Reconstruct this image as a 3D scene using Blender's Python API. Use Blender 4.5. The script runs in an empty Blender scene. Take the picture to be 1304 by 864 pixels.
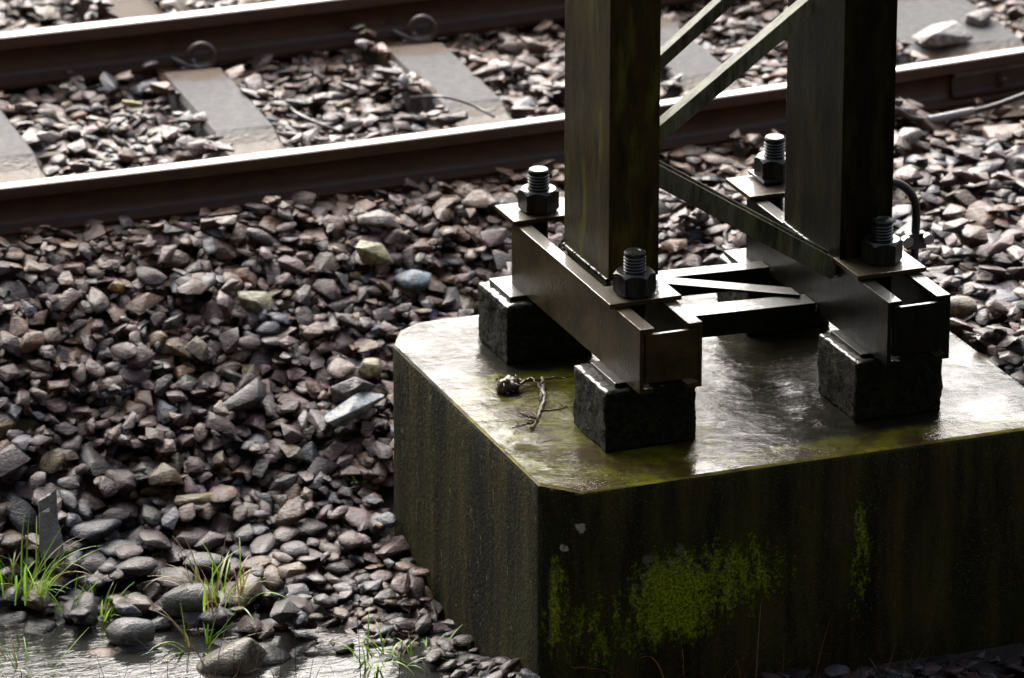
import bpy, bmesh, math, random
import numpy as np
from mathutils import Vector, Matrix, noise

R = math.radians
random.seed(7)
rng = np.random.default_rng(11)
scene = bpy.context.scene
COL = scene.collection

# ------------------------------------------------------------------ camera
CAM_POS = Vector((-4.42077, -11.14907, 4.81989))
CAM_DIR = Vector((0.337746, 0.875289, -0.346117)).normalized()
CAM_R = Vector((0.932954, -0.359997, 0.0)).normalized()
CAM_U = CAM_R.cross(CAM_DIR)
cam_d = bpy.data.cameras.new('camera')
cam = bpy.data.objects.new('camera', cam_d)
COL.objects.link(cam)
cam.location = CAM_POS
cam.rotation_euler = CAM_DIR.to_track_quat('-Z', 'Y').to_euler()
cam_d.sensor_width = 36.0
cam_d.lens = 36.0 * 7000 / 1304
cam_d.clip_start = 0.5
cam_d.clip_end = 2000
cam_d.dof.use_dof = True
cam_d.dof.focus_distance = (Vector((0.3, 0.35, 0.3)) - CAM_POS).dot(CAM_DIR)
cam_d.dof.aperture_fstop = 4.2
scene.camera = cam


def pix(P):                        # where a point lands in the 1304 x 864 frame
    v = Vector(P) - CAM_POS
    k = 7000 / v.dot(CAM_DIR)
    return 652 + v.dot(CAM_R) * k, 432 - v.dot(CAM_U) * k


# ------------------------------------------------------------------ world, sun
SUN_EL, SUN_AZ = R(39), R(3)      # azimuth from +Y towards +X
w = bpy.data.worlds.new('World')
scene.world = w
w.use_nodes = True
nt = w.node_tree
nt.nodes.clear()
sky = nt.nodes.new('ShaderNodeTexSky')
sky.sky_type = 'NISHITA'
sky.sun_disc = False
sky.sun_elevation = SUN_EL
sky.sun_rotation = SUN_AZ
sky.air_density = 1.0
sky.dust_density = 6.0
sky.ozone_density = 1.0
hs = nt.nodes.new('ShaderNodeHueSaturation')
hs.inputs['Saturation'].default_value = 0.75     # an overcast sky is nearly colourless
bg = nt.nodes.new('ShaderNodeBackground')
bg.inputs['Strength'].default_value = 0.055
out = nt.nodes.new('ShaderNodeOutputWorld')
nt.links.new(sky.outputs[0], hs.inputs['Color'])
nt.links.new(hs.outputs[0], bg.inputs[0])
nt.links.new(bg.outputs[0], out.inputs[0])
sd = bpy.data.lights.new('sun', 'SUN')
sd.energy = 1.5
sd.angle = R(60)
sd.color = (1.0, 0.97, 0.94)
sun = bpy.data.objects.new('sun', sd)
COL.objects.link(sun)
sv = Vector((math.sin(SUN_AZ) * math.cos(SUN_EL), math.cos(SUN_AZ) * math.cos(SUN_EL), math.sin(SUN_EL)))
sun.rotation_euler = (-sv).to_track_quat('-Z', 'Y').to_euler()
sun.location = sv * 30

scene.view_settings.view_transform = 'Standard'
scene.view_settings.look = 'None'
scene.view_settings.exposure = 2.0
scene.view_settings.gamma = 1.0

# ------------------------------------------------------------------ materials


class NT:
    """A small wrapper that wires shader nodes."""

    def __init__(self, name):
        self.m = bpy.data.materials.new(name)
        self.m.use_nodes = True
        self.t = self.m.node_tree
        self.t.nodes.clear()
        self.o = self.n('ShaderNodeOutputMaterial')
        self.b = self.n('ShaderNodeBsdfPrincipled')
        self.l(self.b.outputs[0], self.o.inputs['Surface'])
        self.co = self.n('ShaderNodeTexCoord').outputs['Object']

    def n(self, t, **k):
        x = self.t.nodes.new(t)
        for a, v in k.items():
            setattr(x, a, v)
        return x

    def l(self, a, b):
        self.t.links.new(a, b)

    def set(self, sock, v):
        if hasattr(v, 'is_linked') or hasattr(v, 'links'):
            self.l(v, sock)
        else:
            if isinstance(v, tuple) and len(v) == 3 and sock.type == 'RGBA':
                v = v + (1.0,)
            sock.default_value = v

    def bs(self, **k):
        for a, v in k.items():
            self.set(self.b.inputs[a.replace('_', ' ')], v)

    def mapping(self, scale=(1, 1, 1), loc=(0, 0, 0)):
        x = self.n('ShaderNodeMapping')
        self.l(self.co, x.inputs[0])
        x.inputs['Scale'].default_value = scale
        x.inputs['Location'].default_value = loc
        return x.outputs[0]

    def noise(self, scale=5, detail=4, rough=0.6, vec=None, dist=0.0):
        x = self.n('ShaderNodeTexNoise')
        self.l(vec if vec is not None else self.co, x.inputs['Vector'])
        x.inputs['Scale'].default_value = scale
        x.inputs['Detail'].default_value = detail
        x.inputs['Roughness'].default_value = rough
        x.inputs['Distortion'].default_value = dist
        return x.outputs['Fac']

    def voro(self, scale=5, vec=None, feature='F1'):
        x = self.n('ShaderNodeTexVoronoi', feature=feature)
        self.l(vec if vec is not None else self.co, x.inputs['Vector'])
        x.inputs['Scale'].default_value = scale
        return x.outputs['Distance']

    def ramp(self, fac, a, b, lo=0.0, hi=1.0):
        x = self.n('ShaderNodeMapRange')
        x.interpolation_type = 'SMOOTHSTEP'
        self.l(fac, x.inputs['Value'])
        x.inputs['From Min'].default_value = a
        x.inputs['From Max'].default_value = b
        x.inputs['To Min'].default_value = lo
        x.inputs['To Max'].default_value = hi
        return x.outputs[0]

    def mix(self, fac, a, b, blend='MIX'):
        x = self.n('ShaderNodeMix', data_type='RGBA', blend_type=blend)
        self.set(x.inputs[0], fac)
        self.set(x.inputs[6], a)
        self.set(x.inputs[7], b)
        return x.outputs[2]

    def math(self, op, a, b=0.0, c=None):
        x = self.n('ShaderNodeMath', operation=op)
        self.set(x.inputs[0], a)
        self.set(x.inputs[1], b)
        if c is not None:
            self.set(x.inputs[2], c)
        return x.outputs[0]

    def bump(self, h, strength=0.5, dist=0.01, normal=None):
        x = self.n('ShaderNodeBump')
        x.inputs['Strength'].default_value = strength
        x.inputs['Distance'].default_value = dist
        self.l(h, x.inputs['Height'])
        if normal is not None:
            self.l(normal, x.inputs['Normal'])
        return x.outputs[0]

    def sep(self, v=None):
        x = self.n('ShaderNodeSeparateXYZ')
        self.l(v if v is not None else self.co, x.inputs[0])
        return x.outputs

    def normal_z(self):
        g = self.n('ShaderNodeNewGeometry')
        return self.sep(g.outputs['Normal'])[2]

    def blob(self, x, z, rx, rz):
        """1 at an elliptical patch on a wall facing -Y, 0 outside."""
        s = self.sep()
        a = self.math('DIVIDE', self.math('SUBTRACT', s[0], x), rx)
        b = self.math('DIVIDE', self.math('SUBTRACT', s[2], z), rz)
        d = self.math('SQRT', self.math('ADD', self.math('MULTIPLY', a, a), self.math('MULTIPLY', b, b)))
        return self.ramp(d, 0.2, 1.0, 1.0, 0.0)


def mat_stone():
    t = NT('wet_stone')
    at = t.n('ShaderNodeAttribute', attribute_name='tint')
    n1 = t.noise(38, 6, 0.7)
    n2 = t.noise(300, 3, 0.65)
    bed = t.noise(26, 5, 0.6, t.mapping((1.0, 1.3, 4.5)), 1.2)
    dk = t.mix(1.0, at.outputs['Color'], (0.30, 0.27, 0.26), 'MULTIPLY')
    c = t.mix(t.ramp(n1, 0.36, 0.62), dk, at.outputs['Color'])
    c = t.mix(t.ramp(bed, 0.52, 0.66, 0, 0.55), c, dk)
    c = t.mix(t.ramp(n2, 0.58, 0.8, 0, 0.45), c, (0.24, 0.18, 0.165))
    h = t.math('ADD', t.math('MULTIPLY', n1, 1.0), t.math('MULTIPLY', n2, 0.22))
    h = t.math('ADD', h, t.math('MULTIPLY', bed, 0.5))
    t.bs(Base_Color=c, Roughness=t.ramp(n1, 0.3, 0.7, 0.32, 0.6), Normal=t.bump(h, 0.9, 0.016),
         Coat_Weight=t.ramp(n1, .35, .65, .9, .4), Coat_Roughness=0.11, Coat_IOR=1.4, Coat_Normal=t.bump(h, 0.32, 0.012))
    return t.m


def mat_earth():
    t = NT('wet_earth')
    n1 = t.noise(18, 6, 0.7)
    c = t.mix(n1, (0.005, 0.004, 0.003), (0.022, 0.017, 0.012))
    t.bs(Base_Color=c, Roughness=0.6, Normal=t.bump(t.noise(90, 4), 0.8, 0.01))
    return t.m


def mat_water():
    t = NT('puddle_water')
    v = t.mapping((1.0, 2.4, 1.0))
    h = t.math('ADD', t.noise(16, 4, 0.6, v, 0.6), t.math('MULTIPLY', t.noise(60, 2, 0.6, v), 0.10))
    t.bs(Base_Color=(0.03, 0.03, 0.028), Roughness=0.02, IOR=1.3,
         Normal=t.bump(h, 0.17, 0.010))
    return t.m


def mat_concrete():
    """Old mossy wet concrete of the block's sides."""
    t = NT('old_wet_concrete')
    streak = t.noise(7, 6, 0.66, t.mapping((1.6, 1.6, 0.22)))
    grain = t.noise(230, 3, 0.7)
    pit = t.noise(60, 4, 0.7)
    big = t.noise(3.2, 4, 0.6)
    c = t.mix(t.ramp(streak, 0.35, 0.7), (0.006, 0.006, 0.002), (0.070, 0.060, 0.012))
    c = t.mix(t.ramp(big, 0.45, 0.75, 0, 0.6), c, (0.026, 0.036, 0.006))
    c = t.mix(t.ramp(grain, 0.57, 0.72, 0, 0.8), c, (0.20, 0.195, 0.13))
    # moss patches, each with a ragged outline of its own
    m = t.blob(0.30, -0.30, 0.20, 0.20)
    m = t.math('MAXIMUM', m, t.math('MULTIPLY', t.blob(0.43, -0.27, 0.26, 0.17), 0.72))
    m = t.math('MAXIMUM', m, t.math('MULTIPLY', t.blob(0.12, -0.36, 0.26, 0.20), 0.50))
    m = t.math('MAXIMUM', m, t.math('MULTIPLY', t.blob(0.78, -0.24, 0.06, 0.3), 0.55))
    cy = t.ramp(t.sep()[1], .075, .055)
    m = t.math('MAXIMUM', m, t.math('MULTIPLY', t.math('MULTIPLY', t.blob(0.0, -0.3, 0.05, 0.22), 0.9), cy))
    m = t.math('MULTIPLY', m, t.ramp(t.sep()[1], .12, .08))
    drip = t.noise(16, 5, 0.7, t.mapping((2.2, 2.2, 0.7)))
    stain = t.ramp(t.math('ADD', m, t.math('MULTIPLY', drip, 1.5)), .95, 1.55, 0, .85)
    c = t.mix(stain, c, t.mix(t.noise(60, 5, .75), (0.012, 0.014, 0.002), (0.075, 0.080, 0.010)))
    rag = t.math('ADD', t.math('MULTIPLY', drip, 2.1), t.math('MULTIPLY', t.noise(75, 6, 0.85), 2.8))
    moss = t.ramp(t.math('ADD', m, rag), 2.84, 3.2)
    mossc = t.mix(t.ramp(t.noise(140, 4, 0.75), .35, .65), (0.06, 0.10, 0.002), (0.46, 0.58, 0.012))
    c = t.mix(moss, c, mossc)
    for x, z, r in ((0.056, -0.088, 0.0164), (0.026, -0.148, 0.0125), (0.31, -0.18, 0.02), (0.225, -0.195, 0.017), (0.285, -0.21, 0.012)):
        b = t.math('ADD', t.blob(x, z, r * 1.5, r * 1.5), t.math('MULTIPLY', t.noise(95, 4, 0.75), 2.0))
        c = t.mix(t.ramp(b, 1.72, 1.84, 0, 0.95 if r < 0.0165 and x < 0.1 else 0.25), c, (0.55, 0.53, 0.44))
    h = t.math('ADD', t.math('MULTIPLY', pit, 1.0), t.math('MULTIPLY', grain, 0.5))
    h = t.math('ADD', h, t.math('MULTIPLY', moss, t.math('ADD', 0.6, t.math('MULTIPLY', t.noise(90, 4, .7), 2.4))))
    t.bs(Base_Color=c, Roughness=0.62, Normal=t.bump(h, 0.8, 0.012), Specular_IOR_Level=0.15)
    return t.m


def mat_top():
    """The block's upper face: algae under a film of running water."""
    t = NT('algae_under_water')
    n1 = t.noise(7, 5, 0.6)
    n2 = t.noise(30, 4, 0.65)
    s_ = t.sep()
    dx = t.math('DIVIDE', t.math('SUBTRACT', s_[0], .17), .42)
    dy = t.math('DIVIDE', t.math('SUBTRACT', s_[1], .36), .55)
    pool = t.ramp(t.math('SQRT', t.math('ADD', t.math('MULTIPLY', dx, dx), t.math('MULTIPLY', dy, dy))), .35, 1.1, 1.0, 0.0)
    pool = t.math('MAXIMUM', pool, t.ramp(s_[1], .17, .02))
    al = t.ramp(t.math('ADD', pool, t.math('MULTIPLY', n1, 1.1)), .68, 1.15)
    wet_shade = t.mix(n1, (0.008, 0.007, 0.004), (0.036, 0.032, 0.012))  # wet concrete beyond the algae, with the centre's shade in its colour
    c = t.mix(al, wet_shade, t.mix(t.ramp(n1, 0.36, 0.62), (0.085, 0.048, 0.006), (0.23, 0.23, 0.003)))
    c = t.mix(t.ramp(n2, 0.46, 0.7, 0, 0.6), c, (0.035, 0.030, 0.004))
    c = t.mix(t.ramp(t.noise(180, 3, 0.7), 0.6, 0.75, 0, 0.5), c, (0.25, 0.24, 0.15))
    t.bs(Base_Color=c, Roughness=0.6, Normal=t.bump(n2, 0.5, 0.01), Specular_IOR_Level=0.2)
    return t.m


def mat_film():
    """A film of rain water: it mirrors the sky as water does and lets the algae show through."""
    t = NT('rain_film')
    v = t.mapping((1.0, 2.0, 1.0))
    still = t.ramp(t.noise(4.5, 3, 0.5), .42, .62, 1.0, .18)      # wind and drops roughen it in places
    rip = t.math('ADD', t.noise(17, 3, 0.55, v, 0.7), t.math('MULTIPLY', t.noise(70, 4, 0.65, v, 0.5), 0.35))
    b = t.bump(t.math('MULTIPLY', rip, still), 0.30, 0.016)
    fr = t.n('ShaderNodeFresnel')
    fr.inputs['IOR'].default_value = 1.36
    t.l(b, fr.inputs['Normal'])
    g = t.n('ShaderNodeBsdfGlossy')
    g.inputs['Roughness'].default_value = 0.0
    t.l(b, g.inputs['Normal'])
    tr = t.n('ShaderNodeBsdfTransparent')
    tr.inputs[0].default_value = (0.86, 0.86, 0.80, 1)
    # little bumps of the concrete stand dry out of it
    dry = t.ramp(t.noise(42, 5, 0.7), .66, .70, 1.0, 0.0)
    mx = t.n('ShaderNodeMixShader')
    t.l(t.math('MULTIPLY', fr.outputs[0], dry), mx.inputs[0])
    t.l(tr.outputs[0], mx.inputs[1])
    t.l(g.outputs[0], mx.inputs[2])
    t.l(mx.outputs[0], t.o.inputs['Surface'])
    return t.m


def mat_pad():
    t = NT('rough_pad_concrete')
    n1 = t.noise(60, 5, 0.7)
    g = t.noise(210, 3, 0.7)
    c = t.mix(t.ramp(n1, 0.35, 0.7), (0.004, 0.004, 0.003), (0.030, 0.030, 0.014))
    c = t.mix(t.ramp(g, 0.58, 0.72, 0, 0.7), c, (0.13, 0.13, 0.09))
    c = t.mix(t.ramp(t.noise(12, 4), 0.5, 0.7, 0, 0.6), c, (0.025, 0.03, 0.004))
    t.bs(Base_Color=c, Roughness=0.55, Normal=t.bump(t.math('ADD', n1, t.math('MULTIPLY', g, 0.5)), 0.9, 0.02), Specular_IOR_Level=0.12, Coat_Weight=t.ramp(t.normal_z(), .4, .8), Coat_Roughness=0.15)
    return t.m


def mat_steel(name, dark, mid, moss, mossy, wet=1.0, rough=0.4, runs=(3.5, 3.5, .55)):
    """Weathered wet structural steel: rust, a dark tone and a film of algae in vertical runs."""
    t = NT(name)
    run = t.noise(10, 6, 0.68, t.mapping(runs))
    fine = t.noise(75, 4, 0.6, t.mapping((3.0, 3.0, 0.5)))
    spot = t.noise(110, 4, 0.7)
    c = t.mix(t.ramp(run, 0.32, 0.68), dark, mid)
    c = t.mix(t.ramp(t.noise(6, 4, 0.6, t.mapping((3.4, 3.4, 0.7), (3, 1, 2))), 0.48, 0.72, 0, mossy), c, moss)
    c = t.mix(t.ramp(fine, 0.5, 0.75, 0, 0.22), c, dark)
    c = t.mix(t.ramp(spot, 0.68, 0.76, 0, 0.6), c, (0.25, 0.24, 0.17))
    h = t.math('ADD', t.math('MULTIPLY', spot, 0.5), fine)
    cn = t.bump(t.noise(38, 3, 0.6), 0.25, 0.008)
    up = t.ramp(t.normal_z(), .35, .8)             # rain stands on what faces up and runs off the rest
    t.bs(Base_Color=c, Roughness=rough, Normal=t.bump(h, 0.3, 0.004), Specular_IOR_Level=t.math('MULTIPLY_ADD', up, .42, .08),
         Coat_Weight=t.math('MULTIPLY_ADD', up, wet - .12 * wet, .12 * wet), Coat_Roughness=0.08, Coat_IOR=1.36, Coat_Normal=cn)
    return t.m


def mat_rail():
    t = NT('rusty_rail_side')
    n1 = t.noise(30, 5, 0.65, t.mapping((0.6, 1, 1)))
    c = t.mix(n1, (0.014, 0.006, 0.003), (0.115, 0.045, 0.018))
    t.bs(Base_Color=c, Roughness=0.5, Normal=t.bump(t.noise(120, 4), 0.3, 0.004), Coat_Weight=0.5, Coat_Roughness=0.2)
    return t.m


def mat_polished():
    t = NT('polished_rail_head')
    n = t.noise(60, 3, 0.5, t.mapping((0.15, 1, 1)))
    t.bs(Base_Color=(0.55, 0.55, 0.58), Metallic=1.0, Roughness=t.ramp(n, 0.3, 0.7, 0.12, 0.26))
    return t.m


def mat_sleeper():
    t = NT('sleeper_concrete')
    n1 = t.noise(40, 5, 0.7)
    y = t.sep()[1]
    yy = t.math('ADD', y, t.math('MULTIPLY', t.math('SUBTRACT', t.noise(16, 4), 0.5), 0.10))
    c = t.mix(t.ramp(n1, 0.3, 0.7), (0.050, 0.050, 0.054), (0.100, 0.100, 0.104))
    c = t.mix(t.ramp(t.noise(200, 3), 0.5, 0.7, 0, 0.4), c, (0.16, 0.155, 0.155))
    rust = t.mix(t.noise(30, 4), (0.022, 0.010, 0.004), (0.085, 0.045, 0.015))
    c = t.mix(t.ramp(yy, 0.27, 0.33), c, rust)         # rust washed down from the two rails
    c = t.mix(t.ramp(yy, -0.165, -0.195), c, rust)
    v = t.mapping((1.0, 1.6, 1.0))
    t.bs(Base_Color=c, Roughness=0.75, Specular_IOR_Level=0.15, Normal=t.bump(n1, 0.5, 0.006), Coat_Weight=t.ramp(yy, -0.15, -0.2, .22, .5), Coat_Roughness=0.08,
         Coat_Normal=t.bump(t.noise(60, 3, 0.6, v), 0.6, 0.012))
    return t.m


def mat_plain(name, c1, c2, rough=0.5, coat=0.5, scale=60, metallic=0.0, bump=0.3, coat_rough=0.1, dist=0.004):
    t = NT(name)
    n1 = t.noise(scale, 5, 0.65)
    t.bs(Base_Color=t.mix(n1, c1, c2), Roughness=rough, Metallic=metallic, Normal=t.bump(n1, bump, dist),
         Coat_Weight=coat, Coat_Roughness=coat_rough)
    return t.m


def mat_leaf(name, c1, c2):
    t = NT(name)
    at = t.n('ShaderNodeAttribute', attribute_name='tint')
    c = t.mix(at.outputs['Fac'], c1, c2)
    t.bs(Base_Color=c, Roughness=0.4, Coat_Weight=0.3)
    tr = t.n('ShaderNodeBsdfTranslucent')
    t.set(tr.inputs[0], c)
    mx = t.n('ShaderNodeMixShader')
    mx.inputs[0].default_value = 0.4
    t.l(t.b.outputs[0], mx.inputs[1])
    t.l(tr.outputs[0], mx.inputs[2])
    t.l(mx.outputs[0], t.o.inputs['Surface'])
    return t.m


M = dict(
    stone=mat_stone(), earth=mat_earth(), water=mat_water(), concrete=mat_concrete(), top=mat_top(), film=mat_film(), pad=mat_pad(),
    column=mat_steel('mossy_column_steel', (0.018, 0.015, 0.006), (0.058, 0.042, 0.013), (0.105, 0.105, 0.014), 0.9, 0.35, 0.45, (1.6, 1.6, .4)),
    beam=mat_steel('rusty_beam_steel', (0.026, 0.019, 0.008), (0.074, 0.050, 0.018), (0.050, 0.050, 0.011), 0.7, 0.9, 0.45, (.7, .7, .8)),
    shaded=mat_steel('shaded_column_steel', (0.003, 0.003, 0.002), (0.016, 0.013, 0.005), (0.030, 0.031, 0.005), 0.8, 0.35, 0.5),  # dark copy of the column steel, with shade put into its colour
    bar=mat_steel('mossy_bar_steel', (0.045, 0.048, 0.030), (0.20, 0.21, 0.15), (0.17, 0.20, 0.09), 0.8, 0.08, 0.6),
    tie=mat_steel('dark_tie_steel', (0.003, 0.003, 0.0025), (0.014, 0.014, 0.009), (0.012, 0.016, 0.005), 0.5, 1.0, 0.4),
    bolt=mat_steel('dark_bolt_steel', (0.008, 0.009, 0.008), (0.040, 0.042, 0.038), (0.035, 0.04, 0.02), 0.5, 1.0, 0.3),
    rail=mat_rail(), polished=mat_polished(), sleeper=mat_sleeper(),
    clip=mat_plain('rusty_spring_clip', (0.03, 0.02, 0.017), (0.15, 0.11, 0.10), 0.45, 0.8, 80),
    rubber=mat_plain('black_cable_sheath', (0.010, 0.010, 0.012), (0.025, 0.025, 0.03), 0.4, 0.6, 40),
    bondc=mat_plain('dusty_bond_cable', (0.035, 0.025, 0.022), (0.09, 0.07, 0.065), 0.5, 0.5, 60),
    sleeve=mat_plain('pale_crimp_sleeve', (0.25, 0.24, 0.25), (0.4, 0.39, 0.4), 0.35, 0.5, 60),
    zinc=mat_plain('bright_clamp_metal', (0.35, 0.36, 0.38), (0.6, 0.6, 0.62), 0.3, 0.5, 90, 0.8),
    slate=mat_plain('split_slate', (0.12, 0.12, 0.13), (0.40, 0.39, 0.41), 0.55, 0.3, 42, 0, 1.0, 0.15, 0.025),
    wood=mat_plain('bleached_wood', (0.30, 0.34, 0.38), (0.60, 0.66, 0.70), 0.6, 0.3, 40, 0, 0.6),
    root=mat_plain('wet_dead_roots', (0.020, 0.012, 0.006), (0.11, 0.065, 0.03), 0.5, 0.5, 90, 0, 0.8),
    stem=mat_plain('red_brown_dry_stem', (0.03, 0.012, 0.010), (0.12, 0.05, 0.035), 0.6, 0.1, 50),
    grass=mat_leaf('fresh_grass', (0.09, 0.27, 0.012), (0.42, 0.68, 0.05)),
    straw=mat_leaf('withered_grass', (0.20, 0.15, 0.05), (0.38, 0.28, 0.11)),
    orange=mat_leaf('orange_dead_grass', (0.10, 0.035, 0.012), (0.26, 0.11, 0.03)),
)

# ------------------------------------------------------------------ object helpers


def tag(o, label=None, cat=None, group=None, kind=None):
    for k, v in (('label', label), ('category', cat), ('group', group), ('kind', kind)):
        if v:
            o[k] = v
    return o


def link(name, me, mats, parent=None):
    o = bpy.data.objects.new(name, me)
    COL.objects.link(o)
    for m in (mats if isinstance(mats, (list, tuple)) else [mats]):
        me.materials.append(m)
    if parent is not None:
        o.parent = parent
        o.matrix_parent_inverse = parent.matrix_world.inverted()
    return o


def empty(name, loc):
    o = bpy.data.objects.new(name, None)
    o.empty_display_size = 0.1
    COL.objects.link(o)
    o.location = loc
    o.matrix_world = Matrix.Translation(loc)
    return o


def finish(bm, name, mats, parent=None, smooth=False, angle=35):
    bmesh.ops.recalc_face_normals(bm, faces=bm.faces)
    me = bpy.data.meshes.new(name)
    bm.to_mesh(me)
    bm.free()
    if smooth:
        me.polygons.foreach_set('use_smooth', [True] * len(me.polygons))
        me.set_sharp_from_angle(angle=R(angle))
    return link(name, me, mats, parent)


def prism(bm, poly, axis, a, b, bevel=0.0, seg=2):
    """Extrude a 2D outline along an axis from a to b. axis 'y': poly is (x, z); axis 'z': poly is (x, y)."""
    def P(p, t):
        return (p[0], t, p[1]) if axis == 'y' else ((p[0], p[1], t) if axis == 'z' else (t, p[0], p[1]))
    v0 = [bm.verts.new(P(p, a)) for p in poly]
    v1 = [bm.verts.new(P(p, b)) for p in poly]
    n = len(poly)
    fs = [bm.faces.new(v0), bm.faces.new(list(reversed(v1)))]
    for i in range(n):
        fs.append(bm.faces.new((v0[(i + 1) % n], v0[i], v1[i], v1[(i + 1) % n])))
    bmesh.ops.recalc_face_normals(bm, faces=fs)
    if bevel:
        es = list({e for f in fs for e in f.edges})
        bmesh.ops.bevel(bm, geom=es, offset=bevel, segments=seg, profile=0.6, affect='EDGES', clamp_overlap=True)
    return fs


def box(bm, x0, x1, y0, y1, z0, z1, bevel=0.0, seg=2):
    return prism(bm, [(x0, y0), (x1, y0), (x1, y1), (x0, y1)], 'z', z0, z1, bevel, seg)


def tube_mesh(bm, pts, rad, n=8, closed_ends=True):
    pts = [Vector(p) for p in pts]
    rads = rad if isinstance(rad, (list, tuple)) else [rad] * len(pts)
    rings = []
    up = Vector((0.13, 0.21, 1)).normalized()
    for i, p in enumerate(pts):
        t = (pts[min(i + 1, len(pts) - 1)] - pts[max(i - 1, 0)]).normalized()
        if abs(t.dot(up)) > 0.95:
            up = Vector((1, 0.2, 0.1)).normalized()
        a = t.cross(up).normalized()
        b = t.cross(a)
        up = -b if b.dot(up) < 0 else b
        rings.append([bm.verts.new(p + (a * math.cos(q) + b * math.sin(q)) * rads[i]) for q in (2 * math.pi * k / n for k in range(n))])
    for r0, r1 in zip(rings, rings[1:]):
        # match the start of the next ring to this one
        best = min(range(n), key=lambda s: (r1[s].co - r0[0].co).length)
        r1[:] = r1[best:] + r1[:best]
        if (r1[1].co - r0[1].co).length > (r1[-1].co - r0[1].co).length:
            r1[:] = [r1[0]] + list(reversed(r1[1:]))
        for k in range(n):
            bm.faces.new((r0[k], r0[(k + 1) % n], r1[(k + 1) % n], r1[k]))
    if closed_ends:
        bm.faces.new(rings[0])
        bm.faces.new(rings[-1])


def spline(ps, n=10):
    """Catmull-Rom through the points."""
    ps = [Vector(p) for p in ps]
    q = [ps[0] * 2 - ps[1]] + ps + [ps[-1] * 2 - ps[-2]]
    o = []
    for i in range(1, len(q) - 2):
        for k in range(n):
            t = k / n
            a, b, c, d = q[i - 1], q[i], q[i + 1], q[i + 2]
            o.append(0.5 * ((2 * b) + (c - a) * t + (2 * a - 5 * b + 4 * c - d) * t * t + (3 * b - a - 3 * c + d) * t ** 3))
    o.append(ps[-1])
    return o


# ------------------------------------------------------------------ the lie of the land
def sm(a, b, x):
    t = np.clip((x - a) / (b - a), 0, 1)
    return t * t * (3 - 2 * t)


YL = np.array([-60, -5, 0.30, 0.60, 0.80, 1.1, 1.3, 2.1, 2.25, 2.6, 60.])
ZL = np.array([-.70, -.70, -.69, -.615, -.57, -.52, -.44, -.01, .02, -.03, -.03])
YR = np.array([-60, -5, -.03, .25, 2.2, 2.6, 60.])
ZR = np.array([-.58, -.58, -.57, -.03, -.02, -.03, -.03])
WATER_Z = -0.598


def terrain(x, y):
    x = np.asarray(x, float)
    y = np.asarray(y, float)
    wgt = 1 - sm(1.0, 1.9, y)
    ye = y + 0.55 * (x + 0.15) * wgt * (x < 0.1) * (x > -2.5)
    zl = np.interp(ye, YL, ZL)
    front = sm(-0.30, -0.02, x) * (1 - sm(0.1, 0.7, y))
    zl = zl * (1 - front) + (-0.505) * front
    zr = np.interp(y, YR, ZR)
    s = sm(0.35, 1.35, x)
    return zl * (1 - s) + zr * s


def rail_c(x):                     # centre line of the near rail
    xx = np.clip(x, -2.5, 4.0)
    y = 2.304 + 0.0195 * (xx + 0.2) ** 2
    return y + np.where(x > 4, 0.039 * 4.2, 0) * (x - xx) + np.where(x < -2.5, -0.039 * 2.3, 0) * (x - xx)


GAUGE = 1.325
BED = 0.060                        # depth of loose stone over the earth

# ground: one sheet, fine under the scene, coarse to the horizon
far = np.array([3.2, 5, 9, 13, 18, 26, 40, 60, 90, 250, 700])
gx = np.concatenate([-far[::-1] + 0.5, np.linspace(-2.2, 3.6, 110), far + 1.5])
gy = np.concatenate([-far[::-1] + 1.0, np.linspace(-1.6, 5.6, 130), far + 3.5])
gx.sort(); gy.sort()
X, Y = np.meshgrid(gx, gy)
Z = terrain(X, Y) - BED
Z += np.clip((-14 - Y) * 1.8, 0, 110) + np.clip((-12 - X) * 1.6, 0, 70)   # unseen slopes added behind and left of the viewer to hold off sky light
Z += 0.012 * np.array([[noise.noise(Vector((x * 6, y * 6, 0))) for x in gx] for y in gy])
nx, ny = len(gx), len(gy)
me = bpy.data.meshes.new('ground')
idx = np.arange(nx * ny).reshape(ny, nx)
F = np.stack([idx[:-1, :-1], idx[:-1, 1:], idx[1:, 1:], idx[1:, :-1]], -1).reshape(-1, 4)
me.from_pydata(np.stack([X, Y, Z], -1).reshape(-1, 3).tolist(), [], F.tolist())
me.polygons.foreach_set('use_smooth', [True] * len(me.polygons))
tag(link('ground', me, M['earth']), kind='structure')

# water of the puddle at the foot of the bank
bm = bmesh.new()
vs = [bm.verts.new(p + (WATER_Z,)) for p in ((-3.5, -4.0), (-0.005, -4.0), (-0.005, 0.72), (-0.5, 1.1), (-1.2, 1.6), (-3.5, 2.2))]
bm.faces.new(vs)
tag(finish(bm, 'puddle', M['water']), kind='structure')

# ------------------------------------------------------------------ track
prof = [(-.052, 0), (.052, 0), (.052, .010), (.018, .022), (.0085, .036), (.0085, .084), (.014, .092), (.029, .097), (.029, .120),
        (.026, .127), (.019, .130), (-.019, .130), (-.026, .127), (-.029, .120), (-.029, .097), (-.014, .092), (-.0085, .084), (-.0085, .036), (-.018, .022), (-.052, .010)]
RX = np.concatenate([np.linspace(-9, -2.6, 8), np.linspace(-2.5, 4.0, 66), np.linspace(4.2, 11, 8)])


def along(x, off, z, extra):
    """A point of the rail at chainage x, 'extra' to the side of its centre line."""
    y = float(rail_c(x)) + off
    d = (float(rail_c(x + .01)) - float(rail_c(x - .01))) / .02
    n = Vector((-d, 1, 0)).normalized()
    return Vector((x, y, z)) + n * extra


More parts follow.
